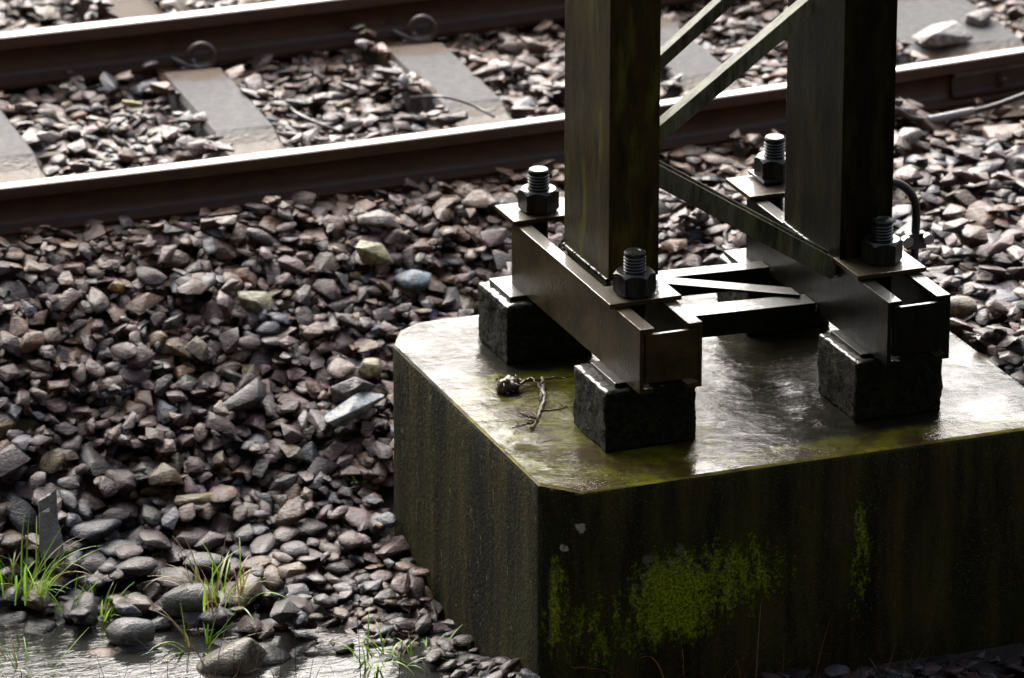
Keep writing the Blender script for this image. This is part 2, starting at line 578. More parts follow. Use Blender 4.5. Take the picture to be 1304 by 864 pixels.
def make_rail(off, label, k_=1.0, z_=0.0):
    bm = bmesh.new()
    rings = [[bm.verts.new(along(float(x), off, p[1] * k_ + z_, p[0] * k_)) for p in prof] for x in RX]
    n = len(prof)
    for a, b in zip(rings, rings[1:]):
        for k in range(n):
            f = bm.faces.new((a[k], a[(k + 1) % n], b[(k + 1) % n], b[k]))
            if k == 10:
                f.material_index = 1
    bm.faces.new(rings[0])
    bm.faces.new(rings[-1])
    o = finish(bm, 'rail', [M['rail'], M['polished']], None, True, 40)
    return tag(o, label, 'rail')


near = make_rail(0.0, 'rail nearest the steel mast, passing right behind it, with polished top')
farr = make_rail(GAUGE, 'rail farther from the mast, with looped spring clips along its foot', 1.15, -.020)

# joint bar on the near rail
bm = bmesh.new()
xs = np.linspace(2.15, 2.95, 9)
pf = [(-.020, .026), (-.034, .022), (-.036, .034), (-.022, .042), (-.022, .078), (-.036, .086), (-.036, .098), (-.020, .096)]
rings = [[bm.verts.new(along(float(x), 0, p[1], p[0])) for p in pf] for x in xs]
for a, b in zip(rings, rings[1:]):
    for k in range(len(pf)):
        bm.faces.new((a[k], a[(k + 1) % len(pf)], b[(k + 1) % len(pf)], b[k]))
bm.faces.new(rings[0]); bm.faces.new(rings[-1])
fp = finish(bm, 'joint_bar', M['clip'], near, True, 30)
for x in (2.31, 2.49, 2.67, 2.82):
    bm = bmesh.new()
    c = along(x, 0, .060, -.022)
    bmesh.ops.create_cone(bm, cap_ends=True, segments=6, radius1=.016, radius2=.015, depth=.022, matrix=Matrix.Translation(c + Vector((0, -.008, 0))) @ Matrix.Rotation(R(90), 4, 'X'))
    bmesh.ops.create_cone(bm, cap_ends=True, segments=12, radius1=.008, radius2=.008, depth=.05, matrix=Matrix.Translation(c + Vector((0, -.014, 0))) @ Matrix.Rotation(R(90), 4, 'X'))
    finish(bm, 'joint_bolt', M['clip'], fp)

# sleepers
SLEEP = [(-1.20, .20), (-0.515, .192), (0.185, .192), (0.872, .192), (1.592, .192), (2.43, .37), (3.22, .192), (3.9, .192)]
SLAB = ['sleeper lying wholly beyond the one cut by the left picture edge', 'concrete sleeper cut off by the left edge of the picture', 'grey concrete sleeper under the loop clip farther left, between the rails',
        'grey concrete sleeper under the loop clip next to the mast, half covered by stones', 'concrete sleeper seen through the mast lattice between its two columns',
        'double width concrete sleeper right of the mast, pale stone at its edge', 'sleeper beyond the double width one, off to the right', 'last sleeper off to the right']
sl_y0 = 3.03
sleepers = []
for i, (x, wd) in enumerate(SLEEP):
    bm = bmesh.new()
    ys = [(-.79, -.004), (-.235, -.004), (-.165, .020), (.40, .020), (.47, -.004), (1.45, -.004)]
    h = wd / 2
    for (ya, za), (yb, zb) in zip(ys, ys[1:]):
        pass
    top_l = [bm.verts.new((-h + .012, y, z)) for y, z in ys]
    top_r = [bm.verts.new((h - .012, y, z)) for y, z in ys]
    mid_l = [bm.verts.new((-h, y, z - .014)) for y, z in ys]
    mid_r = [bm.verts.new((h, y, z - .014)) for y, z in ys]
    bot_l = [bm.verts.new((-h - .02, y, -.16)) for y, z in ys]
    bot_r = [bm.verts.new((h + .02, y, -.16)) for y, z in ys]
    loops = [bot_l, mid_l, top_l, top_r, mid_r, bot_r]
    for a, b in zip(loops, loops[1:] + loops[:1]):
        for k in range(len(ys) - 1):
            bm.faces.new((a[k], a[k + 1], b[k + 1], b[k]))
    bm.faces.new([l[0] for l in loops]); bm.faces.new([l[-1] for l in loops])
    o = finish(bm, 'sleeper', M['sleeper'])
    o.location = (x, sl_y0, 0)
    o.rotation_euler = (0, 0, R(-3.2))
    tag(o, SLAB[i], 'sleeper')
    sleepers.append((x, wd, o))


def sleeper_x(i, y):
    return SLEEP[i][0] + (y - sl_y0) * math.tan(R(3.2))


# loop clips on the far rail's foot
def make_clip(cx, label):
    yc = float(rail_c(cx)) + GAUGE
    bm = bmesh.new()
    y = yc - .105
    pts = [(-.070, .030, .036), (-.050, .012, .026), (-.022, -.004, .014), (.005, -.012, .008)]
    r = .037
    for k in range(0, 13):
        a = R(-100) + k / 12 * R(345)
        pts.append((.012 + r * math.cos(a), -.008 + k * .0022, .040 + r * math.sin(a)))
    pts += [(-.004, .030, .020), (.0, .05, .017)]
    tube_mesh(bm, spline([Vector((cx + p[0], y + p[1], p[2] - .016)) for p in pts], 5), .0100, 8)
    o = finish(bm, 'rail_clip', M['clip'], None, True, 60)
    tag(o, label, 'rail clip')
    bm = bmesh.new()
    box(bm, cx - .055, cx + .045, y - .012, y + .032, -.006, .002, .003)
    finish(bm, 'base_plate', M['clip'], o)
    return o


make_clip(sleeper_x(2, 3.6) + .04, 'rusty looped spring clip on the far rail, the one farther left')
make_clip(sleeper_x(3, 3.6) + .05, 'rusty looped spring clip on the far rail, closer to the mast')

# bond cable along the near rail's foot
bm = bmesh.new()
pts = spline([(1.80, 2.240, 0.087), (1.90, 2.225, 0.066), (1.94, 2.210, 0.042), (2.0, 2.200, 0.034), (2.13, 2.215, 0.036), (2.21, 2.225, 0.042), (2.34, 2.240, 0.066), (2.5, 2.260, 0.102)], 8)
tube_mesh(bm, pts, .0085, 8)
bc = finish(bm, 'bond_cable', M['bondc'], None, True, 60)
tag(bc, 'thin rail bond cable sagging along the foot of the rail right of the mast', 'cable')
bm = bmesh.new()
tube_mesh(bm, [(1.985, 2.195, 0.035), (2.02, 2.198, 0.035), (2.06, 2.203, 0.036), (2.11, 2.210, 0.037), (2.135, 2.213, 0.038)], [.0115, .0125, .0125, .0125, .0115], 10)
finish(bm, 'crimp_sleeve', M['sleeve'], bc, True, 50)

# thin wires by the sleeper ends
for p, lb in (([(.70, 2.93, .03), (.755, 2.88, .043), (.82, 2.80, .040), (.87, 2.70, .022)], 'thin bright wire arching over stones before the sleeper next to the mast'),
              ([(.36, 2.99, .02), (.345, 2.89, .035), (.37, 2.81, .03), (.43, 2.76, .01)], 'thin dark wire curling along the right side of the loop-clipped sleeper')):
    bm = bmesh.new()
    tube_mesh(bm, spline(p, 8), .0042, 6)
    tag(finish(bm, 'wire', M['sleeve'] if 'bright' in lb else M['bondc'], None, True, 60), lb, 'wire')

# ------------------------------------------------------------------ concrete block
plinth = empty('concrete_foundation', (0.66, 0.62, -0.55))
tag(plinth, 'mossy concrete foundation block with wet algae-stained top under the mast', 'foundation')
outline = [(0.058, 0.0), (1.34, 0.0), (1.34, 1.22), (0.10, 1.232), (0.03, 1.19), (-0.018, 1.10), (-0.020, 0.085)]


def plinth_body():
    bm = bmesh.new()
    prism(bm, outline, 'z', -0.95, 0.0, 0.010, 2)
    bmesh.ops.subdivide_edges(bm, edges=[e for e in bm.edges if e.calc_length() > .05], cuts=14, use_grid_fill=True)
    bmesh.ops.triangulate(bm, faces=[f for f in bm.faces if len(f.verts) > 4])
    bm.normal_update()
    mv = []
    for v in bm.verts:
        p = v.co
        edge = 1.0 if (abs(p.z) < .012) else .45
        d = (noise.noise(p * 17) * .0050 + noise.noise(p * 55) * .0028) * (edge == 1.0) * (.4 if v.normal.z > .95 else 1.0) + noise.noise(p * 4) * .0025
        mv.append((v, v.normal * d))
    for v, d in mv:
        v.co += d
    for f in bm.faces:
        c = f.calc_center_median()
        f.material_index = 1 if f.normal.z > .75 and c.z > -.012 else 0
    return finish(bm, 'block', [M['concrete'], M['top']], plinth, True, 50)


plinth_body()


bm = bmesh.new()
cx_, cy_ = .66, .61
bm.faces.new([bm.verts.new((cx_ + (p[0] - cx_) * .993, cy_ + (p[1] - cy_) * .992, .0050)) for p in outline])
tag(finish(bm, 'rain_water', M['film']), kind='structure')


def pad(x0, x1, y0, y1, label=None):
    bm = bmesh.new()
    box(bm, x0, x1, y0, y1, -.004, .154, .010, 2)
    bmesh.ops.subdivide_edges(bm, edges=[e for e in bm.edges if e.calc_length() > .04], cuts=18, use_grid_fill=True)
    bmesh.ops.triangulate(bm, faces=[f for f in bm.faces if len(f.verts) > 4])
    bm.normal_update()
    for v in bm.verts:
        v.co += v.normal * (noise.noise(v.co * 22) * .004 + noise.noise(v.co * 120) * .0045)
    o = finish(bm, 'concrete_pad', M['pad'], plinth, True, 60)
    if label:
        o['label'] = label
    return o


pad(.206, .444, .220, .432)
pad(.202, .436, .868, 1.075)
pad(.850, 1.083, .190, .420)
pad(.846, 1.075, .840, 1.045)

# ------------------------------------------------------------------ steel mast
mast = empty('lattice_mast', (0.68, 0.62, 0.16))
tag(mast, 'dark mossy steel lattice mast with two columns bolted to the block', 'mast')


def channel(name, x_web, sgn, y0, y1, z0, z1, wd, t, parent, mat, hide_label=None):
    """A C section along Y: the web at x_web, its flanges reaching sgn * wd."""
    s = sgn
    poly = [(x_web, z0), (x_web + s * wd, z0), (x_web + s * wd, z0 + t), (x_web + s * t, z0 + t * 1.3), (x_web + s * t, z1 - t * 1.3), (x_web + s * wd, z1 - t), (x_web + s * wd, z1), (x_web, z1)]
    bm = bmesh.new()
    prism(bm, poly, 'y', y0, y1, .0022, 2)
    return finish(bm, name, mat, parent)


def base(xa, xb, y0, y1, mt='beam'):
    channel('base_beam', xa, 1, y0, y1, .165, .330, .037, .011, mast, M[mt])
    channel('base_beam', xb, -1, y0, y1, .165, .330, .037, .011, mast, M[mt])
    bm = bmesh.new()
    box(bm, xa + .0135, xb - .0135, y0 - .004, y0 + .008, .192, .3155, .002)
    finish(bm, 'end_plate', M[mt], mast)


base(.266, .427, .153, 1.000)
base(.895, 1.061, .115, .972, 'tie')  # right base takes the darker steel, its shade put into the colour


def shim(x0, x1, y0, y1):
    bm = bmesh.new()
    box(bm, x0, x1, y0, y1, .1535, .1655, .002)
    finish(bm, 'shim_plate', M['tie'], mast)


shim(.240, .432, .245, .405)
shim(.226, .430, .905, 1.055)
shim(.872, 1.070, .215, .395)
shim(.862, 1.066, .86, 1.035)


def washer(x0, x1, y0, y1):
    bm = bmesh.new()
    box(bm, x0, x1, y0, y1, .3325, .3445, .002)
    finish(bm, 'washer_plate', M['beam'], mast)


washer(.250, .437, .306, .430)
washer(.256, .442, .957, 1.092)
washer(.888, 1.072, .277, .425)
washer(.883, 1.066, .922, 1.080)


def hexr(a, apo):
    b = (a + math.pi / 6) % (math.pi / 3) - math.pi / 6
    return apo / math.cos(b)


def anchor(x, y, rot, z=.3455, extra=0.0, double=False):
    R0 = .0275
    # threaded bolt, a lathe with the ridges of its thread
    bm = bmesh.new()
    zt = z + .107 + extra
    ps = [(R0 * .9, .02)]
    zz = z + .030
    while zz < zt - .016:
        ps += [(R0 * .90, zz), (R0, zz + .0032), (R0, zz + .0048), (R0 * .90, zz + .0078)]
        zz += .0080
    ps += [(R0 * .95, zz + .001), (R0 * .95, zt - .004), (R0 * .84, zt), (R0 * .55, zt), (R0 * .5, zt - .001)]
    n = 28
    rings = [[bm.verts.new((x + r * math.cos(2 * math.pi * k / n), y + r * math.sin(2 * math.pi * k / n), q)) for k in range(n)] for r, q in ps]
    for a, b in zip(rings, rings[1:]):
        for k in range(n):
            bm.faces.new((a[k], a[(k + 1) % n], b[(k + 1) % n], b[k]))
    bm.faces.new(rings[0]); bm.faces.new(rings[-1])
    bolt = finish(bm, 'anchor_bolt', M['bolt'], mast, True, 30)
    # nut with chamfered corners
    bm = bmesh.new()
    apo, h, n = .0450, .056, 72
    rg = []
    for kind in ('b0', 'b1', 't1', 't0', 'in', 'inl'):
        ring = []
        for k in range(n):
            a = 2 * math.pi * k / n
            r = hexr(a, apo)
            ch = max(0.0, r - apo * .985) * .75 + .0006
            if kind == 'b0':
                rr, q = min(r, apo * .985), 0
            elif kind == 'b1':
                rr, q = r, ch
            elif kind == 't1':
                rr, q = r, h - ch * 1.35
            elif kind == 't0':
                rr, q = min(r, apo * .965), h
            elif kind == 'in':
                rr, q = R0 * 1.05, h
            else:
                rr, q = R0 * .97, h - .004
            ring.append(bm.verts.new((x + rr * math.cos(a + rot), y + rr * math.sin(a + rot), z + q)))
        rg.append(ring)
    for a, b in zip(rg, rg[1:]):
        for k in range(n):
            bm.faces.new((a[k], a[(k + 1) % n], b[(k + 1) % n], b[k]))
    bm.faces.new(rg[0])
    finish(bm, 'nut', M['bolt'], bolt, True, 18)
    bm = bmesh.new()
    if double:
        box(bm, x - .05, x + .052, y - .05, y + .055, z - .0005, z + .006, .0015)
        finish(bm, 'square_washer', M['bolt'], bolt)


anchor(.337, .362, R(12))
anchor(.347, 1.022, R(4))
anchor(.990, .362, R(16))
anchor(.996, 1.030, R(2), z=.3515, extra=.0, double=True)


def column(x_web, sgn, y0, y1, wd, t, zw, mt='column'):
    """U section standing upright: web plane at x_web, flanges towards sgn."""
    s = sgn
    bm = bmesh.new()
    poly = [(x_web, y0), (x_web + s * wd, y0), (x_web + s * wd, y0 + t), (x_web + s * t, y0 + t * 1.35), (x_web + s * t, y1 - t * 1.35), (x_web + s * wd, y1 - t), (x_web + s * wd, y1), (x_web, y1)]
    prism(bm, poly, 'z', .332, 3.4, .003, 2)
    o = finish(bm, 'column', M[mt], mast)
    bm = bmesh.new()
    box(bm, min(x_web, x_web + s * t) + .001, max(x_web, x_web + s * t) - .001, y0 + .02, y1 - .02, zw, .3315, .001)
    finish(bm, 'web_foot', M[mt], o)


column(.323, 1, .492, .788, .131, .013, .18)
for xw, ya, yb in ((.3215, .497, .783), (.8955, .43, .735)):
    bm = bmesh.new()
    tube_mesh(bm, [(xw - .001, y, .3335) for y in np.linspace(ya, yb, 60)], [.0048 + .0016 * math.sin(k * 2.1) + random.uniform(-.0012, .0012) for k in range(60)], 8)
    finish(bm, 'weld_bead', M['bolt'], mast, True, 60)
column(.897, 1, .402, .742, .139, .013, .3305, 'shaded')


def bar(name, p0, p1, h, dep, t=.007, trough=False):
    """An angle bar from p0 to p1; the points run along its front top edge."""
    p0, p1 = Vector(p0), Vector(p1)
    d = (p1 - p0).normalized()
    n = Vector((-d.y, d.x, 0)).normalized()
    if n.y < 0:
        n = -n
    u = d.cross(n)
    if u.z < 0:
        u = -u
    if trough:
        sec = [(0, 0), (0, -h), (dep, -h), (dep, 0), (dep - t, 0), (dep - t, -h + t), (t, -h + t), (t, 0)]
    else:
        sec = [(0, 0), (0, -h), (t, -h), (t, -t), (dep, -t), (dep, 0)]
    bm = bmesh.new()
    a = [bm.verts.new(p0 + n * q[0] + u * q[1]) for q in sec]
    b = [bm.verts.new(p1 + n * q[0] + u * q[1]) for q in sec]
    fs = [bm.faces.new(a), bm.faces.new(list(reversed(b)))]
    m = len(sec)
    for k in range(m):
        fs.append(bm.faces.new((a[(k + 1) % m], a[k], b[k], b[(k + 1) % m])))
    bmesh.ops.recalc_face_normals(bm, faces=fs)
    bmesh.ops.bevel(bm, geom=list(bm.edges), offset=.0016, segments=2, affect='EDGES', clamp_overlap=True)
    return finish(bm, name, M['bar'], mast)


def ext(p0, p1, a, b):
    p0, p1 = Vector(p0), Vector(p1)
    d = p1 - p0
    return p0 - d * a, p1 + d * b


D1a, D1b = ext((.462, .506, .710), (.812, .430, 1.009), .22, .33)
bar('lattice_bar', D1a, D1b, .037, .052)
D2a, D2b = ext((.571, .758, .806), (.771, .735, .976), .9, 1.0)
bar('lattice_bar', D2a, D2b, .030, .040)
D3a, D3b = ext((.461, .506, .608), (.893, .420, .341), .2, .04)
bar('lattice_bar', D3a, D3b, .050, .055, trough=True)
# the next two bars of the zigzag, above the picture
bar('lattice_bar', D1b + Vector((0, 0, .02)), D1a + Vector((0, 0, .72)), .037, .052)
bar('lattice_bar', D2b + Vector((0, 0, .05)), D2a + Vector((0, 0, .80)), .030, .040)


def tie(name, x0, ya0, ya1, x1, yb0, yb1, z, drop):
    bm = bmesh.new()
    prism(bm, [(x0, ya0), (x1, yb0), (x1, yb1), (x0, ya1)], 'z', z - .007, z, .0015)
    if drop:
        prism(bm, [(x0, ya0), (x1, yb0), (x1, yb0 + .007), (x0, ya0 + .007)], 'z', z - drop, z - .0072, .0015)
    return finish(bm, name, M['tie'], mast)


tie('tie_bar', .4285, .852, .905, .8935, .815, .868, .190, .055)
tie('tie_bar', .4285, .560, .645, .8935, .530, .600, .190, .060)
tie('cross_brace', .47, .86, .92, .872, .575, .635, .1985, 0)

# earthing cable behind the right column
bm = bmesh.new()
tube_mesh(bm, spline([(1.05, .80, .395), (1.15, .80, .393), (1.211, .80, .383), (1.252, .80, .366), (1.281, .80, .330), (1.290, .80, .285), (1.288, .80, .20), (1.285, .80, .10), (1.27, .80, .03), (1.20, .80, .012)], 8), .0115, 10)
ec = finish(bm, 'earthing_cable', M['rubber'], None, True, 60)
tag(ec, 'black earthing cable bent down behind the right column of the mast', 'cable')
bm = bmesh.new()
box(bm, 1.262, 1.316, .787, .813, .196, .238, .003)
cl = finish(bm, 'clamp', M['rubber'], ec)
for dx in (-.030, .028):
    bm = bmesh.new()
    bmesh.ops.create_cone(bm, cap_ends=True, segments=6, radius1=.016, radius2=.016, depth=.020,
                          matrix=Matrix.Translation((1.287 + dx, .780, .224)) @ Matrix.Rotation(R(90), 4, 'X'))
    bmesh.ops.bevel(bm, geom=list(bm.edges), offset=.002, segments=2, affect='EDGES')
    finish(bm, 'clamp_bolt', M['zinc'], cl)

# ------------------------------------------------------------------ stones
def proto(kind, seed):
    r = random.Random(seed)
    bm = bmesh.new()
    n = {'angular': 11, 'blocky': 13, 'round': 26, 'slab': 12}[kind]
    for _ in range(n):
        v = Vector((r.gauss(0, 1), r.gauss(0, 1), r.gauss(0, 1))).normalized()
        k = r.uniform(.82, 1.05)
        if kind in ('angular', 'blocky', 'slab'):
            p = 3.2 if kind == 'blocky' else 2.4      # towards a box
            s = (abs(v.x) ** p + abs(v.y) ** p + abs(v.z) ** p) ** (-1 / p)
            v = v * s
        bm.verts.new(v * k)
    ret = bmesh.ops.convex_hull(bm, input=list(bm.verts))
    bmesh.ops.delete(bm, geom=[v for v in bm.verts if not v.link_faces], context='VERTS')
    bmesh.ops.dissolve_limit(bm, angle_limit=R(9 if kind == 'round' else 14), verts=bm.verts, edges=bm.edges)
    off = {'angular': .05, 'blocky': .06, 'round': .17, 'slab': .05}[kind]
    bmesh.ops.bevel(bm, geom=list(bm.edges), offset=off, segments=2, profile=.5, affect='EDGES', clamp_overlap=True)
    bmesh.ops.triangulate(bm, faces=bm.faces)
    bmesh.ops.remove_doubles(bm, verts=bm.verts, dist=.004)
    if kind == 'round':
        bmesh.ops.smooth_vert(bm, verts=bm.verts, factor=.5, use_axis_x=True, use_axis_y=True, use_axis_z=True)
        bmesh.ops.smooth_vert(bm, verts=bm.verts, factor=.5, use_axis_x=True, use_axis_y=True, use_axis_z=True)
    bmesh.ops.recalc_face_normals(bm, faces=bm.faces)
    lo = [min(v.co[i] for v in bm.verts) for i in range(3)]
    hi = [max(v.co[i] for v in bm.verts) for i in range(3)]
    for v in bm.verts:
        v.co = Vector([(v.co[i] - (lo[i] + hi[i]) / 2) / ((hi[i] - lo[i]) / 2) for i in range(3)])
    bm.verts.ensure_lookup_table()
    V = np.array([v.co[:] for v in bm.verts])
    Fc = np.array([[v.index for v in f.verts] for f in bm.faces if len(f.verts) == 3])
    bm.free()
    return V, Fc


PROTO = {'angular': [proto('angular', 100 + i) for i in range(22)], 'blocky': [proto('blocky', 200 + i) for i in range(12)],
         'round': [proto('round', 300 + i) for i in range(12)], 'slab': [proto('slab', 400 + i) for i in range(8)]}

RES = .008
HX0, HX1, HY0, HY1 = -2.0, 3.5, -.35, 4.75
hx = np.arange(HX0, HX1, RES)
hy = np.arange(HY0, HY1, RES)
HXX, HYY = np.meshgrid(hx, hy)
T0 = terrain(HXX, HYY) - BED
Hm = T0.copy()
ID = -np.ones(Hm.shape, int)
forb = np.zeros(Hm.shape, bool)
# the block, the rails and the open tops of the sleepers stay clear
forb |= (HXX > -.030) & (HXX < 1.375) & (HYY < 1.265) & (HYY > -.06)
for off in (0, GAUGE):
    dd = HYY - (rail_c(HXX) + off)
    Hm = np.where(np.abs(dd) < .052, .14, Hm)
    forb |= np.abs(dd) < .075
for x, wd, o in sleepers:
    sx = x + (HYY - sl_y0) * math.tan(R(3.2))
    on = (np.abs(HXX - sx) < wd / 2) & (HYY > 2.24) & (HYY < 4.48)
    Hm = np.where(on, np.maximum(Hm, .016), Hm)
    forb |= (np.abs(HXX - sx) < wd / 2 + .012) & (HYY > 2.42) & (HYY < 3.72)
stones = []


def place(x, y, a, b, c, yaw, tilt, kind, colour, special=None, sink=.82):
    """Let a stone fall on what lies at (x, y); it comes to rest on the height map."""
    rr = max(a, b)
    i0, i1 = int((x - rr - HX0) / RES), int((x + rr - HX0) / RES) + 2
    j0, j1 = int((y - rr - HY0) / RES), int((y + rr - HY0) / RES) + 2
    if i0 < 0 or j0 < 0 or i1 >= len(hx) or j1 >= len(hy):
        return None
    ux, uy = HXX[j0:j1, i0:i1] - x, HYY[j0:j1, i0:i1] - y
    cs, sn = math.cos(yaw), math.sin(yaw)
    lu, lv = (ux * cs + uy * sn), (-ux * sn + uy * cs)
    q = (lu / a) ** 2 + (lv / b) ** 2
    inside = q < 1
    if not inside.any():
        return None
    e = c * np.sqrt(np.clip(1 - q, 0, 1))
    pl = ux * tilt[0] + uy * tilt[1]
    H = Hm[j0:j1, i0:i1]
    need = (H - pl + e * .8)[inside]
    z = np.quantile(need, sink)
    topz = z + pl + e * .9
    m = inside & (topz > H)
    Hm[j0:j1, i0:i1] = np.where(m, topz, H)
    k = len(stones)
    ID[j0:j1, i0:i1] = np.where(m, k, ID[j0:j1, i0:i1])
    stones.append(dict(p=(x, y, z), s=(a, b, c), yaw=yaw, tilt=tilt, kind=kind, col=colour, special=special))
    return k


PAL = [((.225, .112, .114), 36, 'purplish grey'), ((.102, .060, .068), 26, 'dark grey'), ((.25, .108, .044), 17, 'brown'),
       ((.15, .17, .23), 9, 'blue grey'), ((.46, .33, .25), 8, 'pale'), ((.24, .15, .04), 4, 'ochre'), ((.10, .11, .075), 2, 'greenish')]
PW = np.array([p[1] for p in PAL], float)
PW /= PW.sum()


def colour_at(x, y):
    k = int(rng.choice(len(PAL), p=PW))
    c = np.array(PAL[k][0]) * rng.uniform(.36, 1.08)
    name = PAL[k][2]
    d = min(abs(y - float(rail_c(x)) + .12), abs(y - float(rail_c(x)) - GAUGE + .1))
    r = max(0, 1 - d / .36) * (.95 if x > .4 else .55) + (.45 if (x > .9 and 2.3 < y < 3.8) else 0)
    if rng.random() < r:                            # rust shed by the rails
        c = c * .35 + np.array((.24, .105, .038)) * .62 * rng.uniform(.5, 1.2)
        name = 'rusty brown'
    if x < -.3 and y < 1.2 and k in (0, 2) and rng.random() < .6:
        c = np.array((.045, .048, .052)) * rng.uniform(.5, 1.3)
        name = 'dark grey'
    if x < -.1 and y < 1.5:
        c = c * .72                                 # soaked by the puddle
    if (x > 0 and y < -.05) or (x > -.25 and y < .55):
        c = c * .45                                 # darker along the foot of the block's front
    return tuple(np.clip(c, 0, 1)), name


def size_at(x, y):
    s = .033
    ye = y + .55 * (x + .15) * (y < 1.9)
    if ye < 1.25 and x < -.35:
        s = .047
    elif x < 0 and y < 1.0:
        s = .031
    elif x < 0 and 1.0 <= y < 1.35:
        s = .036
    elif x > 1.2 and y < 2.3:
        s = .043
    elif y > 2.35:
        s = .033
    return s


SX, SY = np.gradient(T0, RES, RES)[1], np.gradient(T0, RES, RES)[0]
SX = np.clip(SX, -.6, .6); SY = np.clip(SY, -.6, .6)


def in_view(x, y):
    px, py = pix((x, y, float(terrain(x, y))))
    return -230 < px < 1540 and -160 < py < 1000


tries = 0
N_ST = 32000
while len(stones) < N_ST and tries < N_ST * 2.2:
    tries += 1
    best = None
    for _ in range(5):
        x, y = rng.uniform(HX0 + .1, HX1 - .1), rng.uniform(HY0 + .1, HY1 - .1)
        i, j = int((x - HX0) / RES), int((y - HY0) / RES)
        if forb[j, i] or not in_view(x, y):
            continue
        ye = y + .55 * (x + .15) * (y < 1.9)
        if x < -.02 and ye < .64 and x < -.21 and rng.random() > (.16 if x < -.42 else .4):
            continue
        if x > -.02 and y < .1 and x < 1.34 and (y > -.07 or rng.random() > .3):
            continue
        lv = Hm[j, i] - T0[j, i]
        if best is None or lv < best[0]:
            best = (lv, x, y, i, j)
    cap = .034 if best and best[2] > 2.12 else .052
    if best is None or best[0] > cap:
        continue
    _, x, y, i, j = best
    s = .55 * size_at(x, y) * float(np.clip(rng.lognormal(0, .36), .45, 2.0))
    cob = (y + .55 * (x + .15) * (y < 1.9) < 1.2) and x < 0
    dr = [abs(y - float(rail_c(x)) - o_) for o_ in (0, GAUGE)]
    if min(dr) < .056 + s:
        continue
    kd = 'round' if rng.random() < (.62 if cob else .15) else ('blocky' if rng.random() < .35 else ('slab' if rng.random() < .2 else 'angular'))
    a = s * rng.uniform(1.0, 1.45)
    b = s * rng.uniform(.70, 1.0)
    c = s * (rng.uniform(.27, .47) if kd != 'slab' else rng.uniform(.22, .36))
    if x < -.02 and ye < .64:
        c *= 1.45                                   # the ones tall enough to stand out of the water
    yaw = rng.uniform(0, math.pi)
    sg = .12 if cob else .24
    tl = (SX[j, i] * .8 + rng.normal(0, sg), SY[j, i] * .8 + rng.normal(0, sg))
    col, nm = colour_at(x, y)
    place(x, y, a, b, c, yaw, tl, kd, (col, nm))

# stones one can pick out in the photograph
SPEC = [
    (.314, 1.862, .050, .036, .024, 160, 'round', (.30, .40, .48), 'pale blue stone lying left of the rear concrete pad'),
    (.236, 1.935, .055, .034, .026, 150, 'blocky', (.50, .47, .24), 'large pale yellow stone near the rail, left of the rear nut'),
    (-.133, 1.851, .052, .034, .026, 150, 'blocky', (.44, .42, .26), 'cream yellow stone in the middle of the stony slope'),
    (.095, 1.575, .034, .028, .024, 20, 'round', (.50, .44, .24), 'small cream stone beside the left corner of the concrete block'),
    (-.471, 1.333, .058, .020, .012, 168, 'slab', (.20, .15, .05), 'flat ochre stone shaped like a tongue above the grass'),
    (-.529, 1.413, .050, .036, .030, 175, 'blocky', (.15, .10, .03), 'blocky banded ochre brown stone above the grass tufts'),
    (-.254, 1.562, .085, .026, .026, 28, 'blocky', (.075, .062, .055), 'long dark brown stone shaped like a plank, mid slope'),
    (-.005, 1.440, .098, .027, .019, 24, 'blocky', (.40, .46, .50), 'pale bluish flat sliver of stone pointing at the left corner of the block'),
    (.020, 1.520, .060, .045, .036, 170, 'blocky', (.15, .13, .13), 'big smooth grey stone behind the pale wooden peg'),
    (-.485, 1.957, .026, .018, .016, 120, 'angular', (.26, .17, .02), 'small mustard yellow stone high on the left slope'),
    (-.598, .640, .098, .060, .082, 170, 'round', (.19, .17, .12), 'largest flat tan stone standing in the puddle'),
    (-.800, .860, .062, .044, .036, 160, 'round', (.12, .12, .125), 'rounded grey stone wetted at the puddle edge'),
    (1.475, .40, .105, .060, .050, 140, 'blocky', (.10, .10, .095), 'large layered grey slab lying against the right edge of the block'),
    (1.43, .83, .055, .030, .026, 130, 'round', (.34, .28, .20), 'oblong cream stone beyond the right corner of the base beams'),
    (2.36, 2.90, .085, .050, .036, 10, 'blocky', (.50, .49, .47), 'white stone lying on the double width sleeper'),
    (2.56, 3.05, .060, .040, .030, 40, 'angular', (.36, .33, .32), 'pale grey stone on the right end of the double sleeper'),
    (1.86, 2.05, .042, .032, .024, 30, 'round', (.40, .36, .33), 'pinkish white pebble right of the mast near the bond cable'),
    (.28, 2.03, .060, .030, .022, 165, 'blocky', (.28, .24, .20), 'pale flat stone just below the rail, left of the mast'),
    (-.62, .93, .074, .045, .036, 165, 'round', (.10, .105, .10), 'smooth egg-shaped grey stone behind the middle grass tuft'),
]
for s in SPEC:
    i, j = int((s[0] - HX0) / RES), int((s[1] - HY0) / RES)
    forb_here = forb[j, i]
    place(s[0], s[1], s[2], s[3], s[4], R(s[5]), (0.0 if forb_here else SX[j, i] * .8, 0.0 if forb_here else SY[j, i] * .8 - .1), s[6], (s[7], ''), s[8], .93 if 'sliver' in s[8] else .45)


def stone_arrays(st, k):
    V, Fc = PROTO[st['kind']][k % len(PROTO[st['kind']])]
    V = V * np.array(st['s'])
    c, s = math.cos(st['yaw']), math.sin(st['yaw'])
    Rz = np.array([[c, -s, 0], [s, c, 0], [0, 0, 1]])
    nz = Vector((-st['tilt'][0], -st['tilt'][1], 1)).normalized()
    q = Vector((0, 0, 1)).rotation_difference(nz).to_matrix()
    return (V @ Rz.T) @ np.array(q).T, Fc


